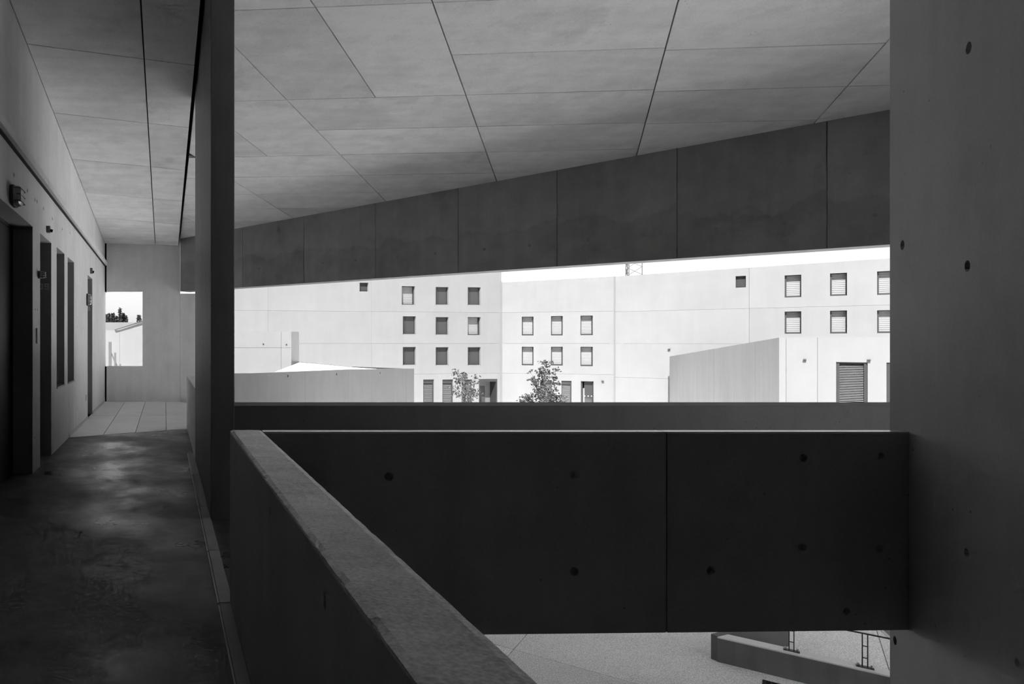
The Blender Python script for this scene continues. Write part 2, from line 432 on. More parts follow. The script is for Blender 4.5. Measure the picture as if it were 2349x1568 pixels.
# ------------------------------------------------------------------ ceiling: two sloping slabs cast in panels
PT = .05                                            # visible panel thickness
cb = MB()
cb.prism([(XL - 2.4, -4.4), (.36, -4.4), (.36, 18.62), (XL - 2.4, 18.62)], lambda x, y: ZL(x, y) + PT, lambda x, y: ZL(x, y) + .40)
fy = lambda x: facade_y(x) + .34
cb.prism([(.42, -4.4), (15.5, -4.4), (15.5, fy(15.5)), (.42, fy(.42))], lambda x, y: ZR(x, y) + PT, lambda x, y: ZR(x, y) + .40)
cb.prism([(.30, -4.4), (.48, -4.4), (.48, 18.6), (.30, 18.6)], lambda x, y: ZR(x, y) + .30, lambda x, y: ZR(x, y) + .46)
cb.prism([beam.p(-.2, 0, .05)[:2], beam.p(20, 0, .05)[:2], beam.p(20, 0, .32)[:2], beam.p(-.2, 0, .32)[:2]], lambda x, y: ZR(x, y) + .38, lambda x, y: 5.75)
ceiling = structure(cb.build('ceiling', 'ceil_back'), 'sloping board-cast concrete ceiling in two slabs split by a dark expansion joint')
# corridor slab: two columns of panels, joints slightly skewed
cols = [(XL + .0, -.243), (-.243, .375)]
rows = [-4.2 + .0] + [8.19 - 1.93 * k for k in range(6, 0, -1)] + [8.19 + 1.93 * k for k in range(0, 6)]
rows = [r for r in rows if -4.3 < r < 18.2] + [18.3]
for a, b in cols:
    for r0, r1 in zip(rows[:-1], rows[1:]):
        sk = lambda x, r: r + (.2 * (x + .26) if -4 < r < 18.2 else 0)
        e = .009
        pts = [(a + e, sk(a, r0) + e), (b - e, sk(b, r0) + e), (b - e, sk(b, r1) - e), (a + e, sk(a, r1) - e)]
        MB().prism(pts, ZL, lambda x, y: ZL(x, y) + PT).build('ceiling_panel', 'ceil', ceiling)
# large slab: columns along D1, rows almost square to the corridor
K = D1.x / D1.y
ROW = lambda k: 7.24 + 1.145 * k
COLX = {'F00': -7.0, 'F0': -3.66, 'F': -1.10, 'G': .18, 'A': 1.46, 'B': 2.71, 'C': 3.95, 'D': 6.45, 'E': 8.90, 'H': 11.4, 'I': 13.9, 'J': 16.4, 'K': 18.9, 'L': 21.4}
def cell(c0, c1, r0, r1, e=.009):
    poly = [(.425, -4.3), (15.4, -4.3), (15.4, facade_y(15.4)), (.425, facade_y(.425))]
    x0, x1 = COLX[c0], COLX[c1]
    # columns: x - K*(y - 9) between x0 and x1 ; rows: y + .0963*x between r0 and r1
    poly = clip(poly, -1, K, -(x0 - K * 9) - e); poly = poly and clip(poly, 1, -K, (x1 - K * 9) - e)
    poly = poly and clip(poly, -.0963, -1, -r0 - e); poly = poly and clip(poly, .0963, 1, r1 - e)
    if poly and len(poly) > 2:
        ar = abs(sum(poly[i][0] * poly[(i + 1) % len(poly)][1] - poly[(i + 1) % len(poly)][0] * poly[i][1] for i in range(len(poly)))) / 2
        if ar > .02: MB().prism(poly, ZR, lambda x, y: ZR(x, y) + PT).build('ceiling_panel', 'ceil', ceiling)
R_ = ROW
near = [R_(k) for k in (-10, -8, -6, -4, -2, 0)]
def column(c0, c1, rws):
    for r0, r1 in zip(rws[:-1], rws[1:]): cell(c0, c1, r0, r1)
column('F00', 'F0', [R_(4), R_(5), R_(6), R_(7), R_(8), R_(10)])
column('F0', 'F', near + [R_(2), R_(4), R_(5), R_(6), R_(7), R_(8), R_(10)])
column('F', 'A', near + [R_(2)]); column('F', 'G', [R_(2), R_(4)]); column('G', 'A', [R_(2), R_(4)])
column('F', 'A', [R_(4), R_(5), R_(6), R_(7), R_(8), R_(10)])
column('A', 'B', near + [R_(2)]); column('B', 'C', near + [R_(2)]); column('A', 'C', [R_(k) for k in (2, 3, 4, 5, 6, 7, 9)])
column('C', 'D', near + [R_(k) for k in (1, 2, 3, 4, 5, 6, 8)])
column('D', 'E', near[:-1] + [R_(-1), R_(1) + .06, R_(2) + .06, R_(3) + .05, R_(4), R_(6)])
for a, b in (('E', 'H'), ('H', 'I'), ('I', 'J'), ('J', 'K'), ('K', 'L')): column(a, b, near + [R_(1) + .06, R_(2) + .06, R_(3), R_(4), R_(6)])

# ------------------------------------------------------------------ facade beam in cast panels
BB = EYE + 1.348
pts = [beam.at(px, 600)[0] for px in (697, 861, 1051, 1278, 1553, 1897)]
step = (pts[-1] - pts[0]) / 5
joints = [pts[0] - step * 2, pts[0] - step] + pts + [pts[-1] + step, pts[-1] + 2 * step, pts[-1] + 3 * step, pts[-1] + 4 * step]
joints = [0.02] + [j for j in joints if j > .4]
core = MB()
P0, P1 = beam.p(0, 0), beam.p(joints[-1], 0)
pc = lambda d: [(beam.p(0, 0, d)[0], beam.p(0, 0, d)[1]), (beam.p(joints[-1], 0, d)[0], beam.p(joints[-1], 0, d)[1])]
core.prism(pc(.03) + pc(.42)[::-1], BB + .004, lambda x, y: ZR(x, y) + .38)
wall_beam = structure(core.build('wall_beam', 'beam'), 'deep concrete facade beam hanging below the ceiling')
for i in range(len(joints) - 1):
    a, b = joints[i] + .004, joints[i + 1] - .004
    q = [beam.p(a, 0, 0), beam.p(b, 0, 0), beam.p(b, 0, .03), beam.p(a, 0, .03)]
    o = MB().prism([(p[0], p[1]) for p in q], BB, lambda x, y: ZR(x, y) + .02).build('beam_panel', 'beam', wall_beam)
    hp = []
    for fr_ in (.28, .74):
        s_ = a + (b - a) * fr_; p = beam.p(s_, 0)
        hp.append(Vector((p[0], p[1], BB + .42)))
    for p in hp:
        n3 = Vector((-.6731, -.7395, 0))
        MB().tube([p, p + n3 * .004], .028, 12).build('tie_hole_plug', 'pillar', o)

# ------------------------------------------------------------------ pillar, parapets, walkway
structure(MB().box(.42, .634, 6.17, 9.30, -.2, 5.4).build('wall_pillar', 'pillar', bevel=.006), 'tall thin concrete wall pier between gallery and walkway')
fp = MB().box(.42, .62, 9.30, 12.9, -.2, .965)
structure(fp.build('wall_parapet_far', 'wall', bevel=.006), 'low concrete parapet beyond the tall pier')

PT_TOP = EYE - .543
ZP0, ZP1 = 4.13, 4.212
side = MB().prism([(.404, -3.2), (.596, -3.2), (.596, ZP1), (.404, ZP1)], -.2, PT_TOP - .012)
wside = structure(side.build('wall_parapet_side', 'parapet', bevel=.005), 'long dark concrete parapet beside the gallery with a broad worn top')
cut(wside, [((.404, 1.73, EYE - (1378 - CY) / F * 1.73), (1, 0, 0), .018, .06), ((.404, 2.62, EYE - (1172 - CY) / F * 2.62), (1, 0, 0), .015, .05)])
# worn top: slightly uneven cast cap with chipped edges
cap = MB(); nx, ny = 10, 220
rnd = random.Random(3)
edge_l = [0.0] * (ny + 1); edge_r = [0.0] * (ny + 1)
for _ in range(46):
    c = rnd.randint(0, ny); w = rnd.randint(1, 3); dep = rnd.uniform(.002, .009)
    for j in range(max(0, c - w), min(ny, c + w) + 1):
        k = 1 - abs(j - c) / (w + 1)
        if rnd.random() < .72: edge_l[j] = max(edge_l[j], dep * k)
        else: edge_r[j] = max(edge_r[j], dep * .18 * k)
vs = []
for j in range(ny + 1):
    y = -3.2 + (ZP1 + 3.2) * j / ny
    for i in range(nx + 1):
        t = i / nx; x = .404 + .192 * t
        z = PT_TOP + rnd.uniform(-.0006, .0006)
        if i == 0: x += edge_l[j]; z -= edge_l[j] * .8 + .003
        if i == nx: x -= edge_r[j]; z -= edge_r[j] * .8 + .003
        vs.append((x, y, z))
fs = [(j * (nx + 1) + i, j * (nx + 1) + i + 1, (j + 1) * (nx + 1) + i + 1, (j + 1) * (nx + 1) + i) for j in range(ny) for i in range(nx)]
cap.add(vs, fs)
lo = []
for j in range(ny + 1):
    y = -3.2 + (ZP1 + 3.2) * j / ny
    lo += [(.404 + edge_l[j] * .5, y, PT_TOP - .012), (.596 - edge_r[j] * .5, y, PT_TOP - .012)]
b0 = len(vs); cap.v += lo
for j in range(ny):
    cap.f.append((j * (nx + 1), b0 + 2 * j, b0 + 2 * j + 2, (j + 1) * (nx + 1)))
    cap.f.append((j * (nx + 1) + nx, b0 + 2 * j + 1, b0 + 2 * j + 3, (j + 1) * (nx + 1) + nx))
    cap.f.append((b0 + 2 * j, b0 + 2 * j + 1, b0 + 2 * j + 3, b0 + 2 * j + 2))
cap.f.append(tuple(range(0, nx + 1)) + (b0 + 1, b0)); cap.f.append(tuple(range(ny * (nx + 1), ny * (nx + 1) + nx + 1)) + (b0 + 2 * ny + 1, b0 + 2 * ny))
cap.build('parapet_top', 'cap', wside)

# cross parapet of the walkway, in cast panels
rw_end = Vector((4.655, 4.38))
xr = 4.53
xj = [(px - CX) / F * ZP0 for px in (1530,)]
cp = empty('wall_parapet_front', (2.5, ZP0, 0)); structure(cp, 'dark concrete parapet crossing the stair well with a bright thin top')
zb = lambda x, y: -.185 + (x - .6) * .011
xx = [.598] + xj + [4.60]
hl = [((892, 1093), .026), ((1317, 1089), .024), ((1318, 1310), .026), ((1631, 1308), .026), ((1841, 1255), .025), ((1844, 1050), .024), ((2021, 1047), .022), ((2018, 1259), .022), ((1943, 1402), .020)]
for i in range(len(xx) - 1):
    a, b = xx[i] + (.003 if i else 0), xx[i + 1] - (.003 if i < len(xx) - 2 else 0)
    yb = lambda x: ZP1
    o = MB().prism([(a, ZP0), (b, ZP0), (b, ZP1), (a, ZP1)], zb, PT_TOP - .012).build('parapet_panel', 'parapet', cp)
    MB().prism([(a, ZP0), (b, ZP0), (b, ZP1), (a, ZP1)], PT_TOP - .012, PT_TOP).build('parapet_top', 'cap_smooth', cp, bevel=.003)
    loc = world_loc(o)
    # cut in local space: unparent for the boolean
    hh = []
    for (px, py), r in hl:
        x = (px - CX) / F * ZP0
        if a + .05 < x < b - .05: hh.append(((x, ZP0, EYE - (py - CY) / F * ZP0), (0, 1, 0), r, .03))
    o.parent = None; o.location = loc
    cut(o, hh)
    o.parent = cp; o.location = loc - world_loc(cp)
    bv = o.modifiers.new('edge', 'BEVEL'); bv.width = .004; bv.segments = 2; bv.limit_method = 'ANGLE'; bv.angle_limit = math.radians(60)

OP_TOP = EYE - .578
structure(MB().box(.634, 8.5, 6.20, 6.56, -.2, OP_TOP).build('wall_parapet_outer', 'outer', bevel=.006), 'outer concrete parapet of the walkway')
# right-hand wall
rdir = -D1
rwp = Plane(rw_end, rdir, (D1.y, -D1.x))
q = [rwp.p(0, 0, 0), rwp.p(8.2, 0, 0), rwp.p(8.2, 0, .26), rwp.p(0, 0, .26)]
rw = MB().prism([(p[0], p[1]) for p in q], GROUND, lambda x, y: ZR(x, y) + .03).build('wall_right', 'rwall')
structure(rw, 'tall smooth concrete wall on the right with a few tie holes')
rh = []
for px, py, r in ((2222, 110, .031), (2070, 562, .031), (2219, 610, .030), (2217, 1268, .026), (2053, 1468, .028), (2333, 1520, .02)):
    a, z = rwp.at(px, py); p = rwp.p(a, z)
    rh.append((p, (D1.y, -D1.x, 0), r, .07))
cut(rw, rh)
st_ = [(.60, -2.2), (.60, 4.3)] + [tuple(rwp.p(t_, 0)[:2]) for t_ in (.08, 7.4)]
structure(MB().prism(st_, -2.1, -1.9).build('floor_light_blocker', 'floor'), 'added slab in the well, out of view, blocking light from below')  # added below the view to keep light off the well walls
inset = lambda x: facade_y(x) - 2.1
structure(MB().prism([(.5, -4.4), (16, -4.4), (16, max(-4.3, inset(16))), (.5, inset(.5))], GROUND + .002, GROUND + .02).build('floor_light_absorber', 'under'), 'added dark floor below the stair hall, out of view, soaking up light')  # added out of view to darken the ceiling near the beam
# shell out of sight: back of the gallery, storey below, shading wall by the walkway
q0 = Vector((10.5, 9.0)); q1 = q0 - D1 * 4.0; qn = Vector((D1.y, -D1.x)) * .25
structure(MB().prism([tuple(q0), tuple(q1), tuple(q1 + qn), tuple(q0 + qn)], GROUND, lambda x, y: ZR(x, y) + .03).build('wall_shade_right', 'wall'), 'unseen cross wall behind the right-hand wall, cut short to shade the beam end')  # out of view; length set to shade the right end of the beam
structure(MB().box(XL - .1, .62, -4.4, -4.2, GROUND, 6.3).build('wall_back', 'outer'), 'wall closing the gallery behind')
structure(MB().box(XL - .1, .50, -4.2, 18.3, GROUND, -.2).build('wall_lower', 'wall'), 'storey below the gallery')
structure(MB().box(.52, 16, -4.6, -4.4, GROUND, 6.3).build('wall_side', 'wall'), 'outer walls of the stair hall')
structure(MB().box(XL - 2.4, .62, 18.62, 18.64, 4.3, 4.6).build('wall_roof_edge', 'wall'), 'roof edge over the end wall')

# ------------------------------------------------------------------ small fittings on the left wall
def bulkhead(px, py, w, h, dep, label):
    y = zat(px); z = EYE + (CY - py) / F * y
    t = empty('wall_lamp', (XL, y, z)); tag(t, label, 'lamp', 'bulkhead lamps on the gallery wall')
    n = 24
    def oval(x0, x1, k0, k1):
        m = MB(); vs = []
        for x, k in ((x0, k0), (x1, k1)):
            for j in range(n):
                a = 6.28318 * j / n; c, s_ = math.cos(a), math.sin(a)
                e = .55
                vs.append((x, y + w / 2 * k * math.copysign(abs(c) ** e, c), z + h / 2 * k * math.copysign(abs(s_) ** e, s_)))
        m.add(vs, [tuple(range(n)), tuple(range(n, 2 * n))] + [(j, (j + 1) % n, n + (j + 1) % n, n + j) for j in range(n)])
        return m
    oval(XL, XL + dep * .35, 1, 1).build('lamp_base', 'lampbody', t, bevel=.003)
    m = oval(XL + dep * .35, XL + dep * .8, .92, .86); d = m.build('diffuser', 'lampglass', t)
    oval(XL + dep * .8, XL + dep, .86, .6).build('diffuser_front', 'lampglass', d)
    for k in (-.3, 0, .3):
        MB().box(XL + dep * .4, XL + dep + .004, y - w * .44, y + w * .44, z + h * k - .004, z + h * k + .004).build('guard_bar', 'lampbody', d)
bulkhead(28, 450, .30, .22, .11, 'oval bulkhead wall lamp high above the nearest dark door')
bulkhead(88, 630, .12, .10, .09, 'small square wall lamp on the narrow pier between the two nearest doors')
bulkhead(199, 687, .20, .25, .10, 'wall lamp beside the farthest door of the gallery')
def small_box(name, px, py, w, h, dep, mat, label, cat, sub=None):
    y = zat(px); z = EYE + (CY - py) / F * y
    t = empty(name, (XL, y, z)); tag(t, label, cat)
    MB().box(XL, XL + dep, y - w / 2, y + w / 2, z - h / 2, z + h / 2).build('housing', mat, t, bevel=.004)
    if sub: MB().tube([(XL + dep, y, z - h * .15), (XL + dep + .03, y, z - h * .25)], min(w, h) * .3, 10).build('sensor_eye', sub, t, smooth=True)
small_box('motion_sensor', 107, 526, .07, .09, .05, 'frame_light', 'small grey motion sensor above the second door', 'sensor', 'void')
small_box('motion_sensor', 207, 621, .09, .12, .05, 'frame_light', 'small grey motion sensor above the farthest door', 'sensor', 'void')
small_box('intercom_panel', 83.5, 764, .07, .13, .02, 'white', 'slim white door entry panel on the pier between the two nearest doors', 'intercom')
small_box('light_switch', 83.5, 782, .07, .06, .02, 'white', 'square white switch just below the door entry panel', 'switch')
small_box('wall_socket', 197, 912, .09, .12, .012, 'white', 'small pale wall socket low on the wall before the farthest door', 'socket')

# door numbers painted on the far reveals
GL = {'0': ["111", "101", "101", "101", "111"], '9': ["111", "101", "111", "001", "111"], '8': ["111", "101", "111", "101", "111"]}
def number(text, y, xr_, z, h, label):
    t = empty('door_number', (xr_, y, z)); tag(t, label, 'number')
    cw = h * .78 / 3; chh = h / 5
    for k, ch in enumerate(text):
        m = MB(); x0 = xr_ - (len(text) - k) * h * .98 + h * .2
        for r, row in enumerate(GL[ch]):
            for c, b in enumerate(row):
                if b == '1': m.box(x0 + c * cw, x0 + (c + 1) * cw, y - .003, y, z + h - (r + 1) * chh, z + h - r * chh)
        weld(m.build('digit', 'paint', t))
number('09', 9.6615, -1.632, EYE + (CY - 664) / F * 9.67, .087, 'pale stencilled number 09 on the reveal of the second door')
number('08', 15.1715, -1.648, EYE + (CY - 712) / F * 15.18, .085, 'pale stencilled number on the reveal of the farthest door')

# ------------------------------------------------------------------ courtyard buildings
def shutter(mb, pl, a0, a1, z0, z1, d, pitch=.075):
    n = max(3, int((z1 - z0) / pitch)); h = (z1 - z0) / n
    for i in range(n):
        za = z0 + i * h
        P = pl.p
        mb.add([P(a0, za, d + .018), P(a1, za, d + .018), P(a1, za + h * .5, d), P(a0, za + h * .5, d), P(a0, za + h * .96, d + .012), P(a1, za + h * .96, d + .012), P(a1, za + h, d + .03), P(a0, za + h, d + .03)],
               [(0, 1, 2, 3), (3, 2, 5, 4), (4, 5, 6, 7)])
    return mb
def louvre(mb, pl, a0, a1, z0, z1, d, pitch=.075):
    n = max(4, int((z1 - z0) / pitch)); h = (z1 - z0) / n
    for i in range(n):
        za = z0 + i * h; P = pl.p
        mb.add([P(a0, za, d - .03), P(a1, za, d - .03), P(a1, za + h * .62, d + .03), P(a0, za + h * .62, d + .03),
                P(a0, za - .008, d - .03), P(a1, za - .008, d - .03), P(a1, za + h * .62 - .008, d + .03), P(a0, za + h * .62 - .008, d + .03)],
               [(0, 1, 2, 3), (4, 5, 6, 7), (0, 1, 5, 4), (2, 3, 7, 6)])
    return mb
def frame_mesh(pl, a0, a1, z0, z1, d0, d1, l, r, t, b):
    m = MB()
    pbox(m, pl, a0, a0 + l, z0, z1, d0, d1); pbox(m, pl, a1 - r, a1, z0, z1, d0, d1)
    pbox(m, pl, a0 + l, a1 - r, z1 - t, z1, d0, d1); pbox(m, pl, a0 + l, a1 - r, z0, z0 + b, d0, d1)
    return m
def window(parent, pl, hole, kind, rec=.22):
    a0, a1, z0, z1 = hole
    if kind in ('shutter', 'half'): rec = .42
    if kind == 'shutter':
        w = frame_mesh(pl, a0, a1, z0, z1, .20, rec, .10, .04, .03, .10).build('window', 'frame', parent)
        s_ = shutter(MB(), pl, a0 + .10, a1 - .04, z0 + .10, z1 - .03, rec - .06, .13).build('shutter', 'shutter', w)
        s_['kind'] = 'stuff'
        pbox(MB(), pl, a0, a1, z0, z1, rec, rec + .03).build('pane', 'void', w)
    elif kind == 'half':
        w = frame_mesh(pl, a0, a1, z0, z1, .20, rec, .06, .05, .03, .06).build('window', 'frame', parent)
        s_ = shutter(MB(), pl, a0 + .06, a1 - .05, z0 + .06, z1 - .03, rec - .05, .13).build('shutter', 'shutter', w)
        s_['kind'] = 'stuff'
        pbox(MB(), pl, a0, a1, z0, z1, rec, rec + .03).build('pane', 'void', w)
    elif kind == 'glass':
        w = frame_mesh(pl, a0, a1, z0, z1, rec - .02, rec + .06, .07, .07, .07, .10).build('window', 'frame', parent)
        pbox(MB(), pl, a0 + .07, a1 - .07, z0 + .10, z1 - .07, rec + .02, rec + .04).build('pane', 'glass', w)
        pbox(MB(), pl, a0 + .36, a0 + .41, z0 + .10, z1 - .07, rec, rec + .02).build('mullion', 'frame', w)
        pbox(MB(), pl, a0 + .02, a1 - .02, z0, z0 + .05, .01, rec - .02).build('sill', 'frame_light', w)
        pbox(MB(), pl, a0, a0 + .05, z0, z1, .0, rec - .02).build('jamb_lining', 'frame', w)
    elif kind == 'vent':
        w = pbox(MB(), pl, a0, a1, z0, z1, rec, rec + .03).build('vent', 'frame', parent)
        pbox(MB(), pl, a0 + .05, a1 - .05, z0 + .05, z1 - .05, rec - .03, rec).build('vent_dark_sheet', 'void', w)  # dark sheet standing in for the shade inside the cavity
    return w
def louvre_door(parent, pl, hole, rec=.18, fl_=.07, pitch=.085, box=.0):
    a0, a1, z0, z1 = hole
    w = frame_mesh(pl, a0, a1, z0, z1, rec - .08, rec + .05, fl_, fl_, .05 + box, .05).build('louvred_door', 'frame', parent)
    s_ = louvre(MB(), pl, a0 + fl_, a1 - fl_, z0 + .05, z1 - .05 - box, rec + .0, pitch).build('slats', 'slat', w)
    s_['kind'] = 'stuff'
    pbox(MB(), pl, a0, a1, z0, z1, rec + .06, rec + .09).build('backing', 'void', w)
    return w
def facade(parent, pl, a0, a1, vj, hj, top, th, holes, mat='facade', name='wall_panel', gap=.006):
    """facade cast in panels: vertical joints vj, horizontal joints hj, openings; one mesh per panel"""
    A = [a0] + list(vj) + [a1]; Z = [GROUND - .05] + list(hj)
    tf_ = top if callable(top) else (lambda a: top)
    for i in range(len(A) - 1):
        for j in range(len(Z)):
            b0, b1 = A[i] + gap, A[i + 1] - gap
            z0 = Z[j] + (gap if j else 0)
            z1 = (Z[j + 1] - gap) if j < len(Z) - 1 else tf_
            hs = []
            for h in holes:
                zz1 = z1 if not callable(z1) else min(z1(b0), z1(b1))
                if h[1] > b0 and h[0] < b1 and h[3] > z0 and h[2] < zz1:
                    hs.append((max(h[0], b0), min(h[1], b1), max(h[2], z0), min(h[3], zz1)))
            weld(wall_holes(MB(), pl, b0, b1, z0, z1, th, hs).build(name, mat, parent))

# long four-storey block facing the gallery: left wing
X1, X2 = Vector((30.85, 62.5)), Vector((39.2, 59.45))
pB1 = Plane((4.0, 57.4), (X1 - Vector((4.0, 57.4))))
L1 = (X1 - Vector((4.0, 57.4))).length
bl1 = empty('courtyard_block', (17, 60, GROUND)); tag(bl1, 'pale concrete apartment block with nine dark square windows and louvred ground floor doors', 'building')
rects = []
W1 = [[(921.6, 952, 656, 698.4, 'half'), (999.4, 1029, 658, 699.5, 'glass'), (1073, 1102.7, 658.5, 700, 'glass')],
      [(924, 954, 725, 767, 'glass'), (999.4, 1029, 727, 768, 'glass'), (1073, 1102.7, 727, 768, 'half')],
      [(924, 954, 795.5, 837.5, 'glass'), (999.4, 1029, 796, 838, 'glass'), (1073, 1102.7, 796, 838, 'glass')]]
for r in W1:
    for x0, x1, y0, y1, k in r: rects.append((pB1.rect(x0, x1, y0, y1), k))
rects.append((pB1.rect(825, 845, 648, 668), 'vent'))
lv = [pB1.rect(971, 995.7, 870, 936), pB1.rect(1015, 1039.4, 870, 936), pB1.rect(1059, 1083, 870, 936)]
po = pB1.rect(1098.5, 1141, 868.7, 937)
for_h = lambda q: (q[0], q[1], GROUND - .04, q[3])
lv = [for_h(q) for q in lv]; po = for_h(po)
hj1 = [pB1.at(1000, 857)[1], pB1.at(1000, 787.5)[1], pB1.at(1000, 715.5)[1]]
facade(bl1, pB1, 0, L1, [pB1.at(615, 700)[0], pB1.at(852, 700)[0]], hj1, 8.6, .45, [r[0] for r in rects] + lv + [po])
for h, k in rects: window(bl1, pB1, h, k)
for q in lv: louvre_door(bl1, pB1, (q[0], q[1], GROUND, q[3]), box=.30)
# entrance portal with its recessed door
pw = frame_mesh(pB1, po[0], po[1], GROUND, po[3], .02, .9, .10, .10, .25, .0).build('entrance_portal', 'frame', bl1)
dq = pB1.rect(1103, 1126, 886.7, 937)
pbox(MB(), pB1, po[0], po[1], GROUND, po[3], .9, 1.0).build('portal_wall', 'door_grey', pw)
pbox(MB(), pB1, dq[0], dq[1], GROUND, dq[3], .84, .9).build('portal_door', 'door', pw)
pbox(MB(), pB1, 0, L1, 8.2, 8.55, .46, 4).build('roof', 'facade', bl1)
pbox(MB(), pB1, L1 - .35, L1 - .01, GROUND, 8.19, .46, 4).build('side_wall', 'facade', bl1)
pbox(MB(), pB1, 0.01, L1 - .4, GROUND, 8.1, 1.3, 1.5).build('core_wall', 'void', bl1)

# middle wing
pB2 = Plane(X1, X2 - X1); L2 = (X2 - X1).length
bl2 = empty('courtyard_block', (35, 61, GROUND)); tag(bl2, 'middle wing of the courtyard block with six half shaded shutters behind a shrub', 'building')
rects2 = []
for x0, x1, ya, yb_, yc, yd in ((1197, 1224, 726, 769, 795, 837.6), (1264, 1291, 724.5, 769, 795, 838), (1331.6, 1360, 723.5, 768.3, 795, 839.5)):
    rects2 += [pB2.rect(x0, x1, ya, yb_), pB2.rect(x0, x1, yc, yd)]
lv2 = [for_h(pB2.rect(1288, 1311, 873, 930)), for_h(pB2.rect(1239, 1266, 871, 930))]
gd = for_h(pB2.rect(1332.5, 1361.7, 874, 930))
hj2 = [pB2.at(1280, 857)[1], pB2.at(1280, 787.5)[1], pB2.at(1280, 715)[1]]
t2a, t2b = pB2.at(1150, 648)[1], pB2.at(1410, 634)[1]
facade(bl2, pB2, 0, L2, [], hj2, lambda a: t2a + (t2b - t2a) * a / L2, .45, rects2 + lv2 + [gd])
for h in rects2: window(bl2, pB2, h, 'shutter')
for q in lv2: louvre_door(bl2, pB2, (q[0], q[1], GROUND, q[3]), box=.28)
gw = frame_mesh(pB2, gd[0], gd[1], GROUND, gd[3], .14, .3, .16, .04, .05, .05).build('glazed_door', 'frame', bl2)
pbox(MB(), pB2, gd[0] + .3, gd[1] - .04, GROUND + .05, gd[3] - .05, .27, .29).build('pane', 'glass', gw)
pbox(MB(), pB2, gd[0] + .2, gd[0] + .32, GROUND + .05, gd[3] - .62, .18, .26).build('door_stile', 'frame_light', gw)
for k in (0, 1, 2):
    a_, z_ = pB2.at(1343 + k * 7.8, 908.5)
    pbox(MB(), pB2, a_ - .04, a_ + .04, z_ - .04, z_ + .04, .255, .268).build('door_mark', 'white', gw)
pbox(MB(), pB2, 1.2, L2 - .05, t2a - .5, t2a - .15, .46, 3.5).build('roof', 'facade', bl2)
pbox(MB(), pB2, 0.5, L2 - .05, GROUND, t2a - .6, 1.3, 1.5).build('core_wall', 'void', bl2)

# right wing
X3 = X2 + UF * 24
pB3 = Plane(X2, UF); L3 = 24.0
bl3 = empty('courtyard_block', (47, 52, GROUND)); tag(bl3, 'right wing of the courtyard block with white slatted shutters and one small square vent', 'building')
r3 = [pB3.rect(1800, 1838, 630.5, 681.5), pB3.rect(1904, 1943, 626, 678), pB3.rect(2012, 2053, 621.3, 675.5),
      pB3.rect(1800, 1838, 714, 765), pB3.rect(1904, 1943, 712, 764.5), pB3.rect(2012, 2053, 711, 763.5)]
v3 = pB3.rect(1687.5, 1711, 632.7, 659)
hj3 = [pB3.at(1600, 870)[1], pB3.at(1600, 788)[1], pB3.at(1600, 710)[1]]
t3a, t3b = pB3.at(1410, 634)[1], pB3.at(2048, 592)[1]; a3b = pB3.at(2048, 592)[0]
facade(bl3, pB3, 0, L3, [pB3.at(1718.6, 700)[0]], hj3, lambda a: t3a + (t3b - t3a) * a / a3b, .45, r3 + [v3])
for h in r3: window(bl3, pB3, h, 'shutter')
window(bl3, pB3, v3, 'vent')
pbox(MB(), pB3, .9, L3 - .05, t3a - .5, t3a - .15, .46, 3.5).build('roof', 'facade', bl3)
pbox(MB(), pB3, 0.5, L3 - .1, GROUND, t3a - .6, 1.3, 1.5).build('core_wall', 'void', bl3)

# expansion-joint covers between the wings
for k, (px, pl, ln, top) in enumerate(((1150, pB2, 0.0, t2a + .1), (1410, pB3, 0.0, t3a))):
    o = pbox(MB(), pl, -.03, .05, GROUND, top, -.075, -.025).build('joint_cover', 'slat')
    tag(o, ('thin grey joint cover strip at the left edge of the middle wing', 'thin grey joint cover strip between the middle and right wings')[k], 'cover strip')

# annex with louvred doors in front of the right wing
CA = Vector((23.6, 26.2))
pA = Plane(CA, UF, VF); pAl = Plane(CA, D1, (D1.y, -D1.x))
an = empty('annex', (30, 30, GROUND)); tag(an, 'pale low annex with a sloping shaded side wall and slatted shutter doors on the right', 'building')
zc = pA.at(1786, 773.8)[1]; LA = 14.0; LB = 34.5
zl_end = pAl.at(1531, 818)[1]; a_end = pAl.at(1531, 818)[0]
ld = [pA.rect(1918, 1990.5, 830.4, 940), pA.rect(2033.5, 2105, 831.6, 940)]
ld = [(q[0], q[1], -1.35, q[3]) for q in ld]
facade(an, pA, 0, LA, [pA.at(1803, 800)[0], pA.at(1875, 800)[0], pA.at(2052, 800)[0] + 1.2], [], zc, .30, ld)
for q in ld: louvre_door(an, pA, q, rec=.12, fl_=.09, pitch=.062, box=.0)
nseg = [0, 4.0, 8.5, 14, 20, 27, min(LB, a_end)]
for s0, s1 in zip(nseg[:-1], nseg[1:]):
    zf = lambda a: zc + (zl_end - zc) * a / a_end
    weld(wall_holes(MB(), pAl, s0 + .01, s1 - .01, GROUND - .05, zf, .30, []).build('side_wall_panel', 'annex_side_lifted', an))
q = [pA.p(.3, 0, .3), pA.p(LA - .1, 0, .3)]
e1 = CA + D1 * (a_end - .5)
rf = [(q[0][0], q[0][1]), (q[1][0], q[1][1]), (q[1][0] + D1.x * 20, q[1][1] + D1.y * 20), (e1.x + .4, e1.y - .2)]
MB().prism(rf, lambda x, y: -1.2, lambda x, y: -.9).build('roof_deck', 'facade', an)
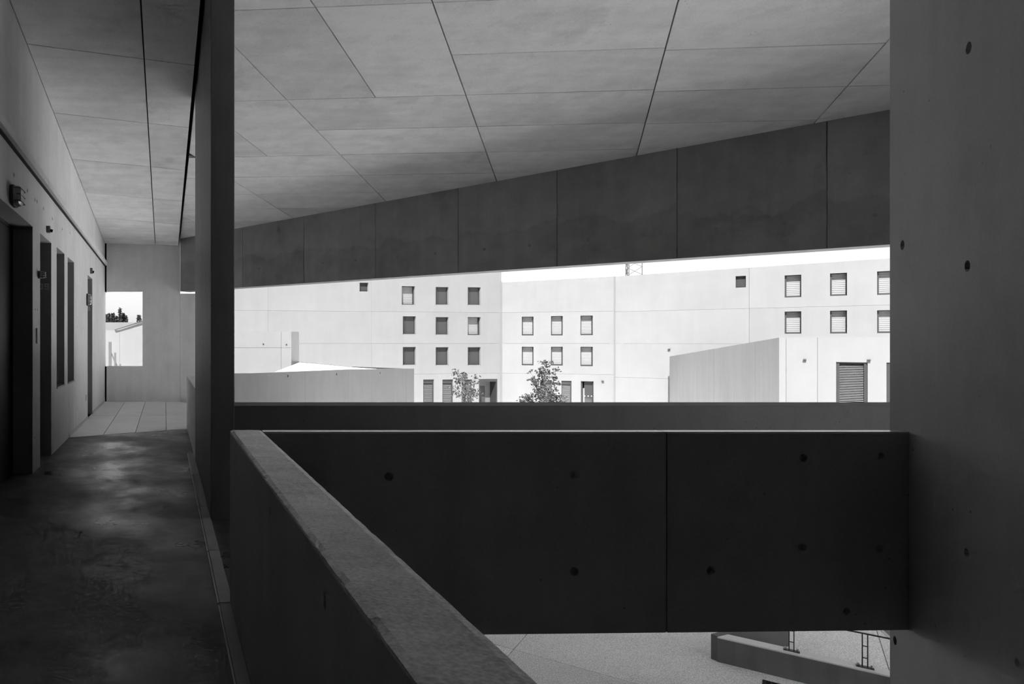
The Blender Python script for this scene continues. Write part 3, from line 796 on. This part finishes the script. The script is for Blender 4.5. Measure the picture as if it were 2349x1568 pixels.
def spot(pl, px, py, label):
    a, z = pl.at(px, py)
    t = empty('wall_spotlight', pl.p(a, z)); tag(t, label, 'lamp')
    sz = .06 if pl is pA else .11
    pbox(MB(), pl, a - sz * .5, a + sz * .5, z - sz * .5, z + sz * .5, -sz * .4, 0).build('lamp_housing', 'steel', t)
    pbox(MB(), pl, a - sz * .8, a + sz * .8, z - sz * .1, z + sz * .5, -sz * 1.3, -sz * .4).build('lamp_head', 'steel', t)
spot(pB2, 1382, 874, 'tiny wall spotlight right of the glazed ground floor door')
spot(pB3, 1535, 801, 'tiny wall spotlight above the left end of the annex side wall')
spot(pA, 1846, 825, 'tiny wall spotlight left of the slatted annex door')
spot(pA, 1993, 826, 'tiny wall spotlight at the upper right corner of the slatted annex door')

# ramp in the courtyard with a long shaded wall
W0 = Vector((2.16, 21.0)) - D1 * 1.6
pR = Plane(W0, D1, (-D1.y, D1.x))
rp = empty('ramp', (9, 32, GROUND)); tag(rp, 'long concrete ramp with a grey shaded side wall leading to the courtyard', 'ramp')
prof = [(538, 857), (700, 851), (800, 847), (931, 845.2), (950, 845)]
ap = [pR.at(x, y) for x, y in prof]
ap = [(0.0, ap[0][1] + .05)] + ap
for (a0, z0), (a1, z1) in zip(ap[:-1], ap[1:]):
    MBp = wall_holes(MB(), pR, a0 + .006, a1 - .006, GROUND - .05, (lambda a, a0=a0, a1=a1, z0=z0, z1=z1: z0 + (z1 - z0) * (a - a0) / (a1 - a0)), .25, [])
    weld(MBp.build('ramp_wall_panel', 'facade_shaded', rp))
for px, py in ((660, 862), (772, 858), (872, 855)):
    a, z = pR.at(px, py); p = Vector(pR.p(a, z)); n3 = Vector((D1.y, -D1.x, 0))
    MB().tube([p - n3 * .01, p + n3 * .012], .05, 12).build('tie_hole_plug', 'void', rp)
# deck behind the wall, upstand wall and a made-up return wall for shade
u0 = Vector((6.12, 30.95)); u1 = Vector((10.4, 38.2)); u2 = Vector((16.2, 45.0))
def low_wall(a, b, za, zb_, th, zbot, mat, name):
    d = (b - a).normalized(); m = Vector((-d.y, d.x)); L = (b - a).length
    pl = Plane(a, d, m)
    return weld(wall_holes(MB(), pl, 0, L, zbot, lambda s_: za + (zb_ - za) * s_ / L, th, []).build(name, mat, rp))
low_wall(u0, u1, EYE - 45.5 / F * 30.95, EYE - 57 / F * 38.2, .35, -2.0, 'facade', 'upstand_wall')
aw = [(24.2 - W0.y) / D1.y, (38.6 - W0.y) / D1.y]
zw = lambda a: [z0 + (z1 - z0) * (a - a0) / (a1 - a0) for (a0, z0), (a1, z1) in zip(ap[:-1], ap[1:]) if a0 <= a <= a1][0] - .03
i0, i1 = pR.p(aw[0], zw(aw[0]), .252), pR.p(aw[1], zw(aw[1]), .252)
k0, k1 = (u0.x + .02, u0.y - .02, EYE - 45.5 / F * 30.95 - .02), (u1.x + .02, u1.y - .02, EYE - 57 / F * 38.2 - .02)
dv = [i0, i1, k1, k0]
MB().add([(p[0], p[1], -2.2) for p in dv] + dv, [(0, 1, 2, 3), (4, 5, 6), (4, 6, 7), (0, 1, 5, 4), (1, 2, 6, 5), (2, 3, 7, 6), (3, 0, 4, 7)]).build('ramp_deck', 'ground', rp)
low_wall(u1 + Vector((.1, .05)), u2, EYE - 56.5 / F * 38.2, EYE - 61.5 / F * 44.8, .3, -3.0, 'facade_shaded', 'shade_return_wall')  # made-up wall, turned from the sun to give a shaded stretch

# pale stair block standing on the ramp deck
sb = empty('stair_block', (3, 31, GROUND)); tag(sb, 'pale blank concrete block rising behind the ramp wall beside the tall pier', 'building')
pS = Plane((.9, 29.77), (8.07, .4))
LS = pS.at(668, 800)[0]
facade(sb, pS, 0, LS, [pS.at(645, 800)[0]], [pS.at(600, 797)[1]], pS.at(600, 760)[1], .3, [], gap=.006)
pSr = Plane(Vector(pS.p(LS, 0)[:2]), D1, (-D1.y, D1.x))
weld(wall_holes(MB(), pSr, .0, 1.0, GROUND, pS.at(600, 760)[1], .3, []).build('side_wall', 'facade_return_lifted', sb))
pbox(MB(), pS, 0.05, LS - .3, GROUND, pS.at(600, 760)[1] - .4, .3, .95).build('block_body', 'facade', sb)
for px, py in ((604, 789), (657, 790)):
    a, z = pS.at(px, py); p = Vector(pS.p(a, z))
    MB().tube([p + Vector((0, -.012, 0)), p + Vector((0, .02, 0))], .035, 12).build('tie_hole_plug', 'void', sb)

# ------------------------------------------------------------------ what the end opening shows
ew = empty('white_building', (-4, 42, GROUND)); tag(ew, 'sunlit white building with a sloping roof edge seen through the end opening', 'building')
pE = Plane((-14.0, 42.0), (1, .02))
zA = pE.at(250, 757)[1]; aK = pE.at(274, 757)[0]; aR = pE.at(345, 733)[0]; zR2 = pE.at(345, 733)[1]
jE = [pE.at(282, 800)[0]]
weld(wall_holes(MB(), pE, 0, aK, GROUND - .05, zA, .3, []).build('wall_panel', 'facade', ew))
weld(wall_holes(MB(), pE, aK + .01, aR, GROUND - .05, lambda a: zA + (zR2 - zA) * (a - aK) / (aR - aK), .3, []).build('wall_panel', 'facade', ew))
fm = MB(); P = pE.p
fm.add([P(aK - .3, zA + .01, -.12), P(aR, zR2 + .01, -.12), P(aR, zR2 + .10, -.12), P(aK - .3, zA + .03, -.12), P(aK - .3, zA + .01, .4), P(aR, zR2 + .01, .4), P(aR, zR2 + .10, .4), P(aK - .3, zA + .03, .4)],
       [(0, 1, 2, 3), (4, 5, 6, 7), (0, 1, 5, 4), (3, 2, 6, 7), (0, 3, 7, 4), (1, 2, 6, 5)])
fm.build('roof_flashing', 'steel', ew)
pE2 = Plane((-20.0, 52.0), (1, 0))
weld(wall_holes(MB(), pE2, 0, 21, GROUND - .05, pE2.at(280, 739)[1], .3, []).build('rear_wall', 'facade', ew))
pbox(MB(), pE, 0, aR - .1, GROUND, zA - .3, .3, 9.7).build('body', 'facade', ew)
# grey bars before its wall, standing in for cast shadows
bp = empty('shadow_bars', (-2.9, 36, GROUND)); tag(bp, 'grey bars, one slanting, standing in for shadows on the white building', 'post')
pP = Plane((-6, 36.0), (1, 0))
def pst(x0, x1, y0, d=.12):
    a0, z1 = pP.at(x0, y0); a1, _ = pP.at(x1, y0)
    return pbox(MB(), pP, a0, a1, GROUND, z1, 0, d)
pst(249, 255.4, 784, .16).build('tall_shadow_bar', 'post', bp)
pst(262, 266, 808.5, .12).build('short_shadow_bar', 'post', bp)
pst(273.5, 277.5, 834.5, .10).build('stub_shadow_bar', 'post', bp)
a0, z0 = pP.at(255, 810); a1, z1 = pP.at(270, 843)
MB().tube([pP.p(a0, z0, .06), pP.p(a1, z1, .06)], .045, 4).build('brace', 'post', bp)  # slanting bar, also a stand-in for a cast shadow

# ------------------------------------------------------------------ low wall with guard rail beside the ramp below
K0 = Vector((10.38, 12.82))
lwall = empty('low_wall', (11, 12.5, GROUND)); tag(lwall, 'low concrete upstand wall with its lit top toned pale turning a sharp corner on the paving', 'wall')
zt = -3.93
n2 = Vector((-UF.y, UF.x))
u_l = Vector((.95, .31)).normalized()
b1 = K0 + UF * 6.0
MB().prism([K0, b1, b1 + n2 * .28, K0 + UF * .14 + n2 * .28], GROUND - .02, zt - .03).build('front_leg_shaded', 'pillar', lwall, bevel=.006)  # dark base colour carries the shade on the front face
MB().prism([K0, b1, b1 + n2 * .28, K0 + UF * .14 + n2 * .28], zt - .03, zt).build('front_leg_lit_top', 'tile', lwall, bevel=.008)  # pale base colour carries the light on the top
# body darker and top paler: shade and light put into the colours
c0 = K0 + UF * .14 + n2 * .285; c1 = K0 + u_l * 2.05
m2 = Vector((-u_l.y, u_l.x))
MB().prism([c0, c0 + u_l * 1.75, c0 + u_l * 1.75 + m2 * .2, K0 + m2 * .12 + u_l * .02, K0 + Vector((.02, .01))], GROUND - .02, zt).build('rear_leg', 'facade_shaded', lwall)
rail = empty('guard_rail', (11.6, 11.9, zt)); tag(rail, 'slim dark steel guard rail on paired flat posts bolted to the low wall', 'railing')
def rpost(x, y):
    c = Vector((x, y, zt)); u3 = Vector((UF.x, UF.y, 0)); v3_ = Vector((n2.x, n2.y, 0)); zz = Vector((0, 0, 1))
    H = .56
    pm = MB()
    for s_ in (-1, 1): pm.obox(c + u3 * (.032 * s_) + zz * (H / 2), u3, v3_, zz, .007, .02, H / 2)
    p = pm.build('post', 'steel', rail)
    for k in (.16, .36): MB().obox(c + zz * k, u3, v3_, zz, .026, .012, .006).build('rung', 'steel', p)
    pl_ = MB().obox(c + zz * .007, u3, v3_, zz, .11, .05, .006).build('base_plate', 'steel', rail)
    for s_ in (-1, 1): MB().tube([c + u3 * (.082 * s_) + zz * .014, c + u3 * (.082 * s_) + zz * .055], .016, 8).build('bolt', 'bolt', pl_)
pc0 = K0 + n2 * .14
for t_ in (1.03, 1.95, 2.87, 3.79): rpost(*(pc0 + UF * t_))
ra = pc0 + UF * .9; rb = pc0 + UF * 4.2
MB().tube([(ra.x, ra.y, zt + .572), (rb.x, rb.y, zt + .572)], .014, 8).build('handrail', 'steel', rail)
# drain grate in the paving
gr = empty('drain_grate', (11.0, 11.6, GROUND)); tag(gr, 'dark steel grate let into the paving in front of the low wall', 'grate')
g0 = Vector((10.62, 12.12))
def gbox(u0_, u1_, v0_, v1_, z0_, z1_):
    q = [g0 + UF * u0_ - n2 * v0_, g0 + UF * u1_ - n2 * v0_, g0 + UF * u1_ - n2 * v1_, g0 + UF * u0_ - n2 * v1_]
    return MB().prism([(p.x, p.y) for p in q], z0_, z1_)
gbox(0, 2.0, 0, .8, GROUND + .001, GROUND + .006).build('grate_bed', 'void', gr)
for a_, b_, c_, d_ in ((0, 2, 0, .03), (0, 2, .77, .8), (0, .03, .03, .77), (1.97, 2, .03, .77)):
    gbox(a_, b_, c_, d_, GROUND + .006, GROUND + .016).build('grate_frame', 'steel', gr)
for k in range(24): gbox(.03 + k * .081, .05 + k * .081, .03, .77, GROUND + .006, GROUND + .014).build('grate_bar', 'steel', gr)
# channel drain at the far right of the paving
cd = empty('channel_drain', (14.7, 14, GROUND)); tag(cd, 'narrow pale channel drain running across the far corner of the paving', 'drain')
h0 = Vector((14.0, 12.7))
for w0, w1, mt in ((0, .05, 'seal'), (.05, .16, 'steel'), (.16, .21, 'seal'), (.5, .53, 'seal')):
    q = [h0 + Vector((D1.y, -D1.x)) * w0, h0 + Vector((D1.y, -D1.x)) * w1]
    q += [q[1] + D1 * 5, q[0] + D1 * 5]
    MB().prism([(p.x, p.y) for p in q], GROUND + .001, GROUND + .012).build('channel_edge', mt, cd)

# ------------------------------------------------------------------ planting
def leaf_quads(mb, c, n, spread, size, rnd_, droop=0.0):
    for _ in range(n):
        p = Vector(c) + Vector((rnd_.gauss(0, spread), rnd_.gauss(0, spread), rnd_.gauss(0, spread * .7)))
        d = Vector((rnd_.uniform(-1, 1), rnd_.uniform(-1, 1), rnd_.uniform(-.6, .8) - droop)).normalized()
        s_ = d.orthogonal().normalized(); s_.rotate(Matrix.Rotation(rnd_.uniform(0, 6.28), 3, d))
        L = size * rnd_.uniform(.7, 1.3); w = L * .3
        nn = d.cross(s_) * (L * .08)
        mb.add([p, p + d * L * .5 + s_ * w + nn, p + d * L, p + d * L * .5 - s_ * w + nn], [(0, 1, 2), (0, 2, 3)])
def young_tree(name, px, y, tips, label, seed, size, n_leaf, spread, leafmat, droop, trunk_r=.05):
    rnd_ = random.Random(seed)
    k = y / F
    bx = (px - CX) * k
    t = empty(name, (bx, y, GROUND)); tag(t, label, 'tree', 'young trees in the courtyard')
    tops = []
    for (x_, y_) in tips: tops.append(Vector(((x_ - CX) * k, y + rnd_.uniform(-.7, .7), EYE + (CY - y_) * k)))
    zmin = min(p.z for p in tops); zmax = max(p.z for p in tops)
    fork = Vector((bx, y, GROUND + (zmin - GROUND) * .8))
    top = Vector((bx + rnd_.uniform(-.1, .1), y, zmax - (zmax - zmin) * .35))
    tr = MB().tube([(bx, y, GROUND), (bx + .03, y, (GROUND + fork.z) / 2), fork, top], trunk_r, 7, trunk_r * .4).build('trunk', 'bark', t, smooth=True)
    br = MB(); lf = MB()
    for p in tops:
        f = max(0.0, min(1.0, (p.z - fork.z) / max(.1, top.z - fork.z) - .45))
        s_ = fork.lerp(top, f)
        mid = s_.lerp(p, .55) + Vector((0, 0, -.08))
        br.tube([s_, mid, p], .022, 5, .007)
        leaf_quads(lf, p, n_leaf, spread, size, rnd_, droop)
        leaf_quads(lf, mid.lerp(p, .4), n_leaf // 3, spread * .8, size, rnd_, droop)
    br.build('branches', 'bark', t)
    o = lf.build('foliage', leafmat, t); o['kind'] = 'stuff'
tipsA = [(1046, 853), (1053, 850), (1056, 866), (1054, 878), (1066, 856), (1075, 862), (1082, 861), (1092, 874), (1062, 870), (1043, 887), (1048, 898), (1060, 893), (1070, 884), (1080, 890), (1088, 893), (1095, 902), (1070, 902),
         (1052, 902), (1062, 908), (1075, 910), (1085, 905), (1057, 860), (1082, 900), (1064, 915), (1078, 916), (1092, 898)]
young_tree('young_tree', 1066, 52.0, tipsA, 'slender young tree with drooping leaves before the louvred doors', 5, .22, 12, .13, 'leaf2', .9)
tipsB = [(1243, 833), (1250, 831), (1256, 832), (1262, 833), (1230, 846), (1236, 851), (1225, 855), (1233, 856), (1246, 856), (1259, 852), (1265, 848), (1272, 848), (1240, 862), (1252, 862), (1263, 858), (1213, 870), (1219, 874), (1222, 880),
         (1228, 886), (1237, 877), (1247, 875), (1256, 872), (1270, 868), (1277, 868), (1272, 880), (1264, 880), (1232, 893), (1240, 892), (1250, 890), (1260, 893), (1220, 902), (1228, 904), (1238, 906), (1248, 903), (1258, 905), (1270, 902), (1275, 905), (1245, 914), (1256, 914), (1234, 914)]
young_tree('young_tree', 1252, 50.0, tipsB, 'bushy young tree with rosettes of dark leaves before the middle wing', 9, .20, 15, .11, 'leaf', -.2)
def shrub(px, w, ytop, y, seed, label):
    rnd_ = random.Random(seed); k = y / F
    c = ((px - CX) * k, y, GROUND)
    t = empty('garden_shrub', c); tag(t, label, 'shrub', 'shrubs around the bushy tree')
    st = MB(); lf = MB(); H = EYE + (CY - ytop) * k
    for i in range(9):
        p = Vector((c[0] + rnd_.uniform(-.5, .5) * w * k, y + rnd_.uniform(-.3, .3), H - rnd_.uniform(0, .5)))
        st.tube([c, (Vector(c) + p) / 2 + Vector((0, 0, .3)), p], .015, 5, .006)
        leaf_quads(lf, p, 22, .16, .17, rnd_, .1); leaf_quads(lf, p - Vector((0, 0, .45)), 22, .2, .17, rnd_, .1)
    st.build('stems', 'bark', t); o = lf.build('leaves', 'leaf', t); o['kind'] = 'stuff'
shrub(1208, 34, 908, 50.5, 2, 'low leafy shrub left of the bushy young tree')
shrub(1278, 30, 907, 50.5, 4, 'low leafy shrub right of the bushy young tree')

def conifer(px, ytop, w, y, seed, label, kind='cone'):
    rnd_ = random.Random(seed); k = y / F
    bx = (px - CX) * k; zt_c = EYE + (CY - ytop) * k
    t = empty('far_tree', (bx, y, GROUND)); tag(t, label, 'tree', 'trees beyond the white building')
    MB().tube([(bx, y, GROUND), (bx, y, zt_c - .3)], .22, 7, .05).build('trunk', 'bark', t, smooth=True)
    lf = MB(); R0 = w * k / 2
    if kind == 'tier':
        for j in range(7):
            zz = zt_c - .15 - j * .42; rr = R0 * (.35 + .11 * j) * rnd_.uniform(.8, 1.1)
            for _ in range(70):
                a = rnd_.uniform(0, 6.28); q = rr * math.sqrt(rnd_.random())
                leaf_quads(lf, (bx + q * math.cos(a), y + q * math.sin(a), zz + rnd_.gauss(0, .05)), 2, .05, .28, rnd_, .1)
    else:
        H = zt_c - (EYE + (CY - 752) * k) + 2.5
        for _ in range(900 if kind == 'cone' else 500):
            h = rnd_.random() ** .8; zz = zt_c - H * h
            rr = R0 * (min(1, h * (1.9 if kind == 'cone' else 1.2)) ** .9) * (1.25 + .3 * math.sin(zz * 3.1 + seed)); a = rnd_.uniform(0, 6.28); q = rr * math.sqrt(rnd_.random())
            leaf_quads(lf, (bx + q * math.cos(a), y + q * math.sin(a), zz), 2, .06, .36, rnd_, -.5)
    o = lf.build('foliage', 'leaf', t); o['kind'] = 'stuff'
conifer(244, 724, 9, 112, 1, 'ragged dark conifer at the left edge of the end opening')
conifer(250, 721, 12, 114, 2, 'rounded dark conifer second from the left in the end opening')
conifer(259, 720, 12, 113, 3, 'broad dark conifer left of the slender spire tree')
conifer(268, 727, 9, 115, 4, 'low dark conifer at the foot of the slender spire tree')
conifer(275.5, 708, 4.2, 111, 5, 'slender spire shaped cypress standing above its neighbours', 'spire')
conifer(283, 719, 11, 112, 6, 'pointed dark conifer right of the slender spire tree')
conifer(289, 727, 7, 114, 8, 'short dark conifer at the right end of the tree group')
conifer(318.5, 723, 17, 112, 7, 'lone tiered conifer above the sloping roof edge', 'tier')

# ------------------------------------------------------------------ lattice mast and wires above the roofs
my = 118.0; mk = my / F
mx = (1447.5 - CX) * mk; zt0, zt1 = GROUND, EYE + (CY - 520) * mk
ms = empty('lattice_mast', (mx, my, GROUND)); tag(ms, 'dark steel lattice mast rising behind the roofs', 'mast')
hw = 15.0 * mk
cor = [(mx - hw, my - hw), (mx + hw, my - hw), (mx + hw * .12, my + hw), (mx - hw * .12, my + hw)]
for x_, y_ in cor: MB().tube([(x_, y_, zt0), (x_, y_, zt1)], .055, 5).build('mast_leg', 'steel', ms)
stp = 1.35; br = MB(); z_ = zt0
while z_ < zt1 - stp:
    for a_, b_ in ((0, 3), (1, 2), (2, 3)):
        p, q = cor[a_], cor[b_]
        br.tube([(p[0], p[1], z_), (q[0], q[1], z_ + stp)], .03, 4); br.tube([(q[0], q[1], z_), (p[0], p[1], z_ + stp)], .03, 4)
    z_ += stp
br.build('bracing', 'steel', ms)
def wire(p0, p1, sag, label):
    a_ = Vector(((p0[0] - CX) * mk, my, EYE + (CY - p0[1]) * mk)); b_ = Vector(((p1[0] - CX) * mk, my + .2, EYE + (CY - p1[1]) * mk))
    pts_ = [a_.lerp(b_, i / 16) - Vector((0, 0, sag * 4 * (i / 16) * (1 - i / 16))) for i in range(17)]
    tag(MB().tube(pts_, .018, 4).build('overhead_wire', 'wire'), label, 'wire', 'overhead wires')
wire((1160, 660), (1446, 606), .8, 'thin overhead wire sagging to the left of the lattice mast')
wire((1450, 596), (2100, 590), 1.9, 'thin overhead wire running to the right of the lattice mast')
